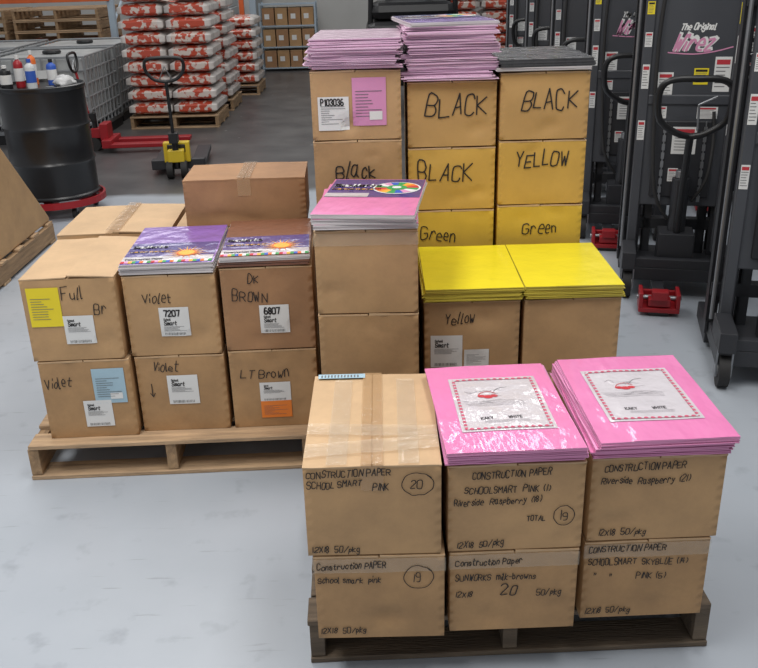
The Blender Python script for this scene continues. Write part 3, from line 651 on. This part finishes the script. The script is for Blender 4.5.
for x,y in((1.62,6.92),(2.66,4.3),(2.6,5.42),(2.56,6.56),(2.55,7.70),(1.62,8.06),(1.62,9.20),(2.55,8.84)):
    copy_tree(st,(x,y,0),Y0+random.uniform(-.02,.02),skip=('logo_lettering',))
# ------------------------------------------------------------ drum & dolly & things
dx,dy=-2.40,6.62
m=MB();DH=.925
prof=[(0,.14),(.30,.14),(.31,.15),(.31,.16),(.30,.17)]
for z0 in(.40,.66): prof+=[(.30,z0-.02),(.312,z0),(.30,z0+.02)]
prof+=[(.30,DH-.015),(.31,DH-.005),(.312,DH+.015),(.30,DH+.02),(.295,DH),(0,DH)]
r=root('steel_drum',(dx,dy,0),0,'black steel drum with rolled ribs standing on a red dolly','drum')
m.lathe(prof,mat('black_drum_paint',(28,28,30),.3,.15,6),36);m.obj('drum_body',r,smooth=True)
m=MB();m.cyl((.12,-.15,DH),(.12,-.15,DH+.015),.03,STEEL);m.obj('bung_cap',r)
r=root('drum_dolly',(dx,dy,0),0,'round red steel drum dolly with small casters under a drum','dolly')
m=MB();m.lathe([(.30,.09),(.345,.09),(.345,.138),(.33,.138),(.33,.10),(.30,.10)],REDP,32);m.box(-.33,.33,-.03,.03,.09,.12,REDP);m.box(-.03,.03,-.33,.33,.09,.12,REDP);m.obj('dolly_frame',r)
for a in range(4):
    t=a*math.pi/2+.7;x,y=.28*math.cos(t),.28*math.sin(t);m=MB();m.cyl((x-.015,y,.04),(x+.015,y,.04),.04,RUB,14);m.box(x-.02,x+.02,y-.015,y+.015,.05,.09,STEEL);m.obj('caster_wheel',r)
dz=DH+.001
def bottle(x,y,c,h,r_,lab,cat,capc,name):
    r=root(name,(x,y,dz),0,lab,cat)
    m=MB();m.lathe([(0,0),(r_,0),(r_,h*.7),(r_*.9,h*.78),(r_*.35,h*.86),(r_*.35,h*.9),(0,h*.9)],c,18);m.lathe([(r_+.0008,h*.2),(r_+.0008,h*.6)],WHITE if c is not PLAS else BLUP,18);m.obj('bottle_body',r,smooth=True)
    m=MB();m.cyl((0,0,h*.88),(0,0,h),r_*.42,capc,14);m.obj('bottle_cap',r)
bottle(dx-.02,dy-.1,PLAS,.2,.035,'white plastic bottle standing on a black drum','bottle',BLUP,'plastic_bottle')
bottle(dx-.13,dy-.02,REDP,.22,.033,'red spray can standing on a black drum','can',WHITE,'spray_can')
bottle(dx+.07,dy+.08,BLUP,.18,.035,'blue plastic bottle standing on a black drum','bottle',BLACKP,'plastic_bottle')
bottle(dx-.2,dy-.1,BLACKP,.16,.04,'black plastic bottle standing on a black drum','bottle',WHITE,'plastic_bottle')
bottle(dx-.08,dy+.12,ORP,.24,.03,'orange plastic bottle standing on a black drum','bottle',WHITE,'plastic_bottle')
def blob(name,loc,sx,sy,sz,mt,seed,amp=.2,sub=3):
    bm=bmesh.new();bmesh.ops.create_icosphere(bm,subdivisions=sub,radius=1)
    for v in bm.verts:
        n=mnoise.noise(v.co*2+Vector((seed,0,0)))*amp*2;v.co*=1+n
        v.co=Vector((v.co.x*sx,v.co.y*sy,max(v.co.z,-.55)*sz+.55*sz))
    me=bpy.data.meshes.new(name);bm.to_mesh(me);bm.free();me.materials.append(mt)
    me.polygons.foreach_set('use_smooth',[True]*len(me.polygons));o=bpy.data.objects.new(name,me);C.objects.link(o);o.location=loc;return o
meta(blob('shop_rag',(dx+.17,dy+.02,dz),.07,.09,.045,mat('white_rag',(190,190,190),.9,.2,20),5),'crumpled white rag on top of a black drum','rag')
pallet(-2.78,4.95,1.2,1.75,'wooden pallet under a large slanting cardboard carton',m=WOOD,m2=WOOD2)
m=MB();P=[(4.1,.142),(5.82,.142),(5.82,.17),(5.0,1.0),(4.1,1.02)]
x0,x1=-3.36,-2.2
L0=[(x0,y,z) for y,z in P];L1=[(x1,y,z) for y,z in P]
m.face(L0[::-1],KR);m.face(L1,KR)
for i in range(5):
    j=(i+1)%5;m.face([L0[i],L0[j],L1[j],L1[i]],KR)
o=m.obj('cardboard_gaylord',bevel=.01);meta(o,'large brown cardboard carton with slanted side on a pallet','box')
bm=bmesh.new();bm.from_mesh(o.data);bmesh.ops.remove_doubles(bm,verts=bm.verts,dist=1e-4);bmesh.ops.recalc_face_normals(bm,faces=bm.faces);bm.to_mesh(o.data);bm.free()
# ------------------------------------------------------------ IBC totes
def tote(loc,label):
    r=root('liquid_tote',loc,0,label,'tank','caged liquid totes');TZ=.86
    m=MB();m.box(-.48,.48,-.55,.55,.16,TZ,TANK);m.cyl((0,0,TZ),(0,0,TZ+.04),.1,BLACKP);m.obj('tank',r,bevel=.05)
    m=MB()
    for i in range(6):
        z=.2+.134*i;m.tube([(-.51,-.58,z),(.51,-.58,z),(.51,.58,z),(-.51,.58,z)],.012,CAGE,6,closed=True)
    for i in range(8):
        x=-.51+1.02*i/7
        for y in(-.58,.58): m.tube([(x,y,.14),(x,y,TZ+.01)],.012,CAGE,6)
    for i in range(1,8):
        y=-.58+1.16*i/8
        for x in(-.51,.51): m.tube([(x,y,.14),(x,y,TZ+.01)],.012,CAGE,6)
    m.obj('wire_cage',r)
    m=MB();m.box(-.52,.52,-.6,.6,.10,.14,STEEL)
    for x in(-.46,0,.46): m.box(x-.05,x+.05,-.58,.58,0,.10,BLACKP)
    m.obj('tote_base',r)
    m=MB();m.patch(-.2,.2,.45,.75,lambda a,b_:(a,-.596,b_),WHITE,1);m.obj('paper_label',r)
    m=MB();m.cyl((0,-.55,.22),(0,-.66,.22),.05,BLACKP);m.obj('outlet_valve',r)
    return r
t=tote((-3.46,10.05,0),'translucent plastic liquid tote in a steel cage')
copy_tree(t,(-4.62,10.1,0),0);copy_tree(t,(-3.50,11.40,0),0);copy_tree(t,(-4.66,11.40,0),0)
def rack(x0,x1,y,depth,zb,label):
    r=root('pallet_rack',((x0+x1)/2,y,0),0,label,'rack','warehouse pallet racks');w=(x1-x0)/2
    for sx in(-w,w):
        m=MB()
        for yy in(0,depth): m.box(sx-.04,sx+.04,yy-.04,yy+.04,0,3.2,LBLUE)
        for i in range(4): m.tube([(sx,0,.3+.7*i),(sx,depth,.8+.7*i)],.018,LBLUE,6)
        m.obj('upright_frame',r)
    for z in zb:
        for yy in(-.05,depth+.05):
            m=MB();m.box(-w,w,yy-.03,yy+.03,z,z+.09,ORNG);m.obj('cross_beam',r,bevel=.004)
rack(-7.0,-3.45,12.6,1.0,(.70,1.30),'warehouse rack with orange beams and pale uprights')
rack(.85,2.9,14.9,1.0,(1.02,),'warehouse rack with orange beams holding bagged goods')
for i in range(6):
    pallet(-5.45+1.25*(i%2),13.1,1.15,1.1,'spare wooden pallet stacked on a rack beam',z=.792+.142*(i//2),group='spare pallets')
# ------------------------------------------------------------ bags
def bagmesh():
    bm=bmesh.new();bmesh.ops.create_cube(bm,size=1);bmesh.ops.subdivide_edges(bm,edges=bm.edges[:],cuts=8,use_grid_fill=True)
    for v in bm.verts:
        x,y,z=v.co*2
        k=max(0,(1-abs(x)**4)*(1-abs(y)**4))
        zz=z*(.45+.55*k**.4)+.07*mnoise.noise(Vector((x*2.5,y*2.5,z)))
        v.co=Vector((x*.24*(1+.04*mnoise.noise(Vector((x*3,y*3,5)))),y*.38,zz*.072))
    me=bpy.data.meshes.new('goods_bag')
    for f in bm.faces:
        c=f.calc_center_median();f.smooth=True
        f.material_index=1 if (abs(c.x)<.15 and abs(c.y)<.26) or (abs(c.x)<.19 and abs(c.z)<.05) else 0
    bm.to_mesh(me);bm.free();me.materials.append(BAGW);me.materials.append(BAGO);return me
bme=bagmesh()
def bagpile(cx,cy,nx,layers,label,z0=.141,group='bagged goods stacked on pallets'):
    pallet(cx,cy,nx*.5,.8,'wooden pallet under a pile of white and orange bags')
    for l in range(layers):
        for i in range(nx):
            o=bpy.data.objects.new('goods_bag',bme);C.objects.link(o);o.location=(cx+(i-(nx-1)/2)*.506+random.uniform(-.006,.006),cy+random.uniform(-.03,.03),z0+.080+.150*l)
            o.rotation_euler=(0,0,random.uniform(-.02,.02)+(math.pi if random.random()<.35 else 0));meta(o,label,'bag',group)
bagpile(-2.25,10.6,2,9,'plump white and orange bag in a pile on a pallet')
bagpile(-2.25,11.8,2,9,'plump white and orange bag in a pile on a pallet')
bagpile(-2.33,13.2,3,6,'plump white and orange bag in a low pile on pallet')
bagpile(1.75,13.0,3,8,'plump white and orange bag in a pile on a pallet')
for c in range(2):
    for i in range(14):
        m=MB();m.box(-.33,.33,-.5,.5,0,.115,PLAS);o=m.obj('foam_panel',loc=(-3.25+.76*c+random.uniform(-.02,.02),15.1,.005+.12*i),bevel=.01);meta(o,'white foam panel in a neat stack near a door','panel','white foam panels')
# ------------------------------------------------------------ pallet jacks
def jack(loc,yaw,body,fork,label,k=1.0,handle=BLACKP):
    r=root('pallet_jack',loc,yaw,label,'pallet jack');r.scale=(k,k,k)
    m=MB();m.box(-.27,-.12,.10,1.05,.06,.11,fork);m.box(.12,.27,.10,1.05,.06,.11,fork);m.box(-.27,.27,.02,.14,.06,.16,fork);m.obj('forks',r,bevel=.008)
    m=MB();m.box(-.13,.13,-.02,.08,.14,.34,body);m.box(-.08,.08,-.14,0,.16,.28,body);m.box(-.09,.09,-.03,-.015,.24,.32,BLACKP);m.obj('lift_housing',r,bevel=.012)
    m=MB();m.cyl((0,-.10,.10),(0,-.10,.46),.032,BLACKP,16);m.box(-.045,.045,-.2,-.08,.36,.46,BLACKP);m.obj('hydraulic_pump',r,bevel=.004)
    for x in(-.07,.07):
        m=MB();m.cyl((x-.03,-.12,.085),(x+.03,-.12,.085),.085,RUB,20);m.obj('steering_wheel',r,smooth=True)
    for x in(-.195,.195):
        m=MB();m.cyl((x-.03,.95,.04),(x+.03,.95,.04),.04,RUB,14);m.obj('fork_roller',r,smooth=True)
    m=MB();m.tube([(0,-.16,.44),(0,-.20,.75),(0,-.24,.96)],.016,handle,10)
    m.tube(smoothpts([(0,-.24,.96),(-.10,-.245,.98),(-.17,-.25,1.05),(-.18,-.26,1.14),(-.12,-.265,1.18),(.12,-.265,1.18),(.18,-.26,1.14),(.17,-.25,1.05),(.10,-.245,.98),(0,-.24,.96)])[:-1],.016,BLACKP,10,closed=True)
    m.tube([(-.06,-.25,.98),(.0,-.25,1.10),(.06,-.25,.98)],.008,STEEL,6)
    m.obj('pull_handle',r,smooth=True)
    return r
jack((-1.72,7.75,0),rad(6),YELP,CHARD,'yellow and black pallet jack with loop handle on the floor',.86)
jack((-2.72,9.05,0),rad(-88),REDP,REDP,'red pallet jack with forks lying low near bags',.80,REDP)
# ------------------------------------------------------------ shelf with cartons
r=root('steel_shelf',(-1.38,15.9,0),0,'low steel shelf filled with small brown cartons','shelf')
for x in(-.46,.46):
    m=MB()
    for y in(-.2,.2): m.box(x-.015,x+.015,y-.015,y+.015,0,1.1,LBLUE)
    for z in(.3,.8): m.box(x-.008,x+.008,-.2,.2,z,z+.03,LBLUE)
    m.obj('side_frame',r)
for z in(.06,.40,.74,1.08):
    m=MB();m.box(-.46,.46,-.2,.2,z-.02,z,LBLUE);m.obj('shelf_board',r)
for j,z in enumerate((.06,.40,.74)):
    for i in range(4):
        m=MB();m.box(-.1,.1,-.17,.17,0,.27,KR2 if (i+j)%2 else KR3);m.box(-.1,.1,-.17,.17,.27,.274,KT);m.box(-.06,.02,-.172,-.170,.1,.18,WHITE);o=m.obj('small_carton',loc=(-1.38+(-.33+.22*i),15.9,z+.001));meta(o,'small brown carton on a steel shelf','box','small cartons on the shelf')
r=root('forklift',(.50,11.4,0),0,'black forklift with rounded counterweight parked by a wall','forklift')
m=MB();m.box(-.55,.55,-.9,.6,.35,1.05,BLACKP);m.box(-.5,.5,-.6,.3,1.05,1.25,BLACKP);m.obj('forklift_body',r,bevel=.12)
for x in(-.5,.5):
    for y in(-.6,.4):
        m=MB();m.cyl((x-.09,y,.25),(x+.09,y,.25),.25,RUB,24);m.obj('wheel',r,smooth=True)
m=MB()
for x in(-.5,.5):
    for y in(-.5,.45): m.tube([(x,y,1.0),(x*.9,y,2.1)],.03,BLACKP)
m.box(-.5,.5,-.55,.5,2.1,2.14,BLACKP);m.obj('overhead_guard',r)
m=MB();m.box(-.3,-.22,.62,.72,.1,2.4,CHARD);m.box(.22,.3,.62,.72,.1,2.4,CHARD);m.box(-.3,.3,.64,.70,1.2,1.3,CHARD);m.obj('mast',r)
def post(x,y,w,mt,label,name):
    m=MB();m.box(-w/2,w/2,-w/2,w/2,0,3.6,mt);m.box(-w*.7,w*.7,-w*.7,w*.7,0,.015,mt)
    o=m.obj(name,loc=(x,y,0));meta(o,label,'post')
post(-1.86,15.0,.10,LBLUE,'pale blue steel post bolted to the floor','steel_post')
post(-1.93,14.2,.07,ORNG,'orange steel post bolted to the floor','steel_post')
post(2.06,11.2,.08,ORNG,'orange steel post bolted to the floor','steel_post')
post(2.22,11.3,.11,PLAS,'white steel post bolted to the floor','steel_post')
# ------------------------------------------------------------ light
def area(loc,sx,sy,power,col=(1,.98,.95),tilt=0):
    l=bpy.data.lights.new('ceiling_and_glint_light','AREA');l.shape='RECTANGLE';l.size=sx;l.size_y=sy;l.energy=power;l.color=col
    o=bpy.data.objects.new('ceiling_and_glint_light',l);C.objects.link(o);o.location=loc;o.rotation_euler=(tilt,0,0);return o
area((-1.8,1.2,4.6),1.0,2.6,145);area((1.2,1.8,4.6),1.0,2.6,90)
area((-1.5,5.5,5),1.2,4,90);area((-2.2,12,5),3,4,100)
area((.5,8.6,4.8),.25,4,40);area((1.6,9.2,4.8),.25,4,30)  # narrow strips added only for glints on the paper wraps and floor
w=bpy.data.worlds.new('world');scene.world=w;w.use_nodes=True
bg=w.node_tree.nodes['Background'];bg.inputs[0].default_value=(.92,.95,1,1);bg.inputs[1].default_value=.42
# ------------------------------------------------------------ camera
cam=bpy.data.cameras.new('camera');co=bpy.data.objects.new('camera',cam);C.objects.link(co);scene.camera=co
cam.sensor_fit='HORIZONTAL';cam.sensor_width=36;cam.lens=883.9*36/758;cam.clip_end=200
th=rad(22.9);ro=rad(1.611)
F=Vector((0,math.cos(th),-math.sin(th)));U=Vector((0,math.sin(th),math.cos(th)));R=Vector((1,0,0))
R2=R*math.cos(ro)-U*math.sin(ro);U2=R*math.sin(ro)+U*math.cos(ro)
M=Matrix((( R2.x,U2.x,-F.x,0),(R2.y,U2.y,-F.y,0),(R2.z,U2.z,-F.z,H),(0,0,0,1)))
co.matrix_world=M
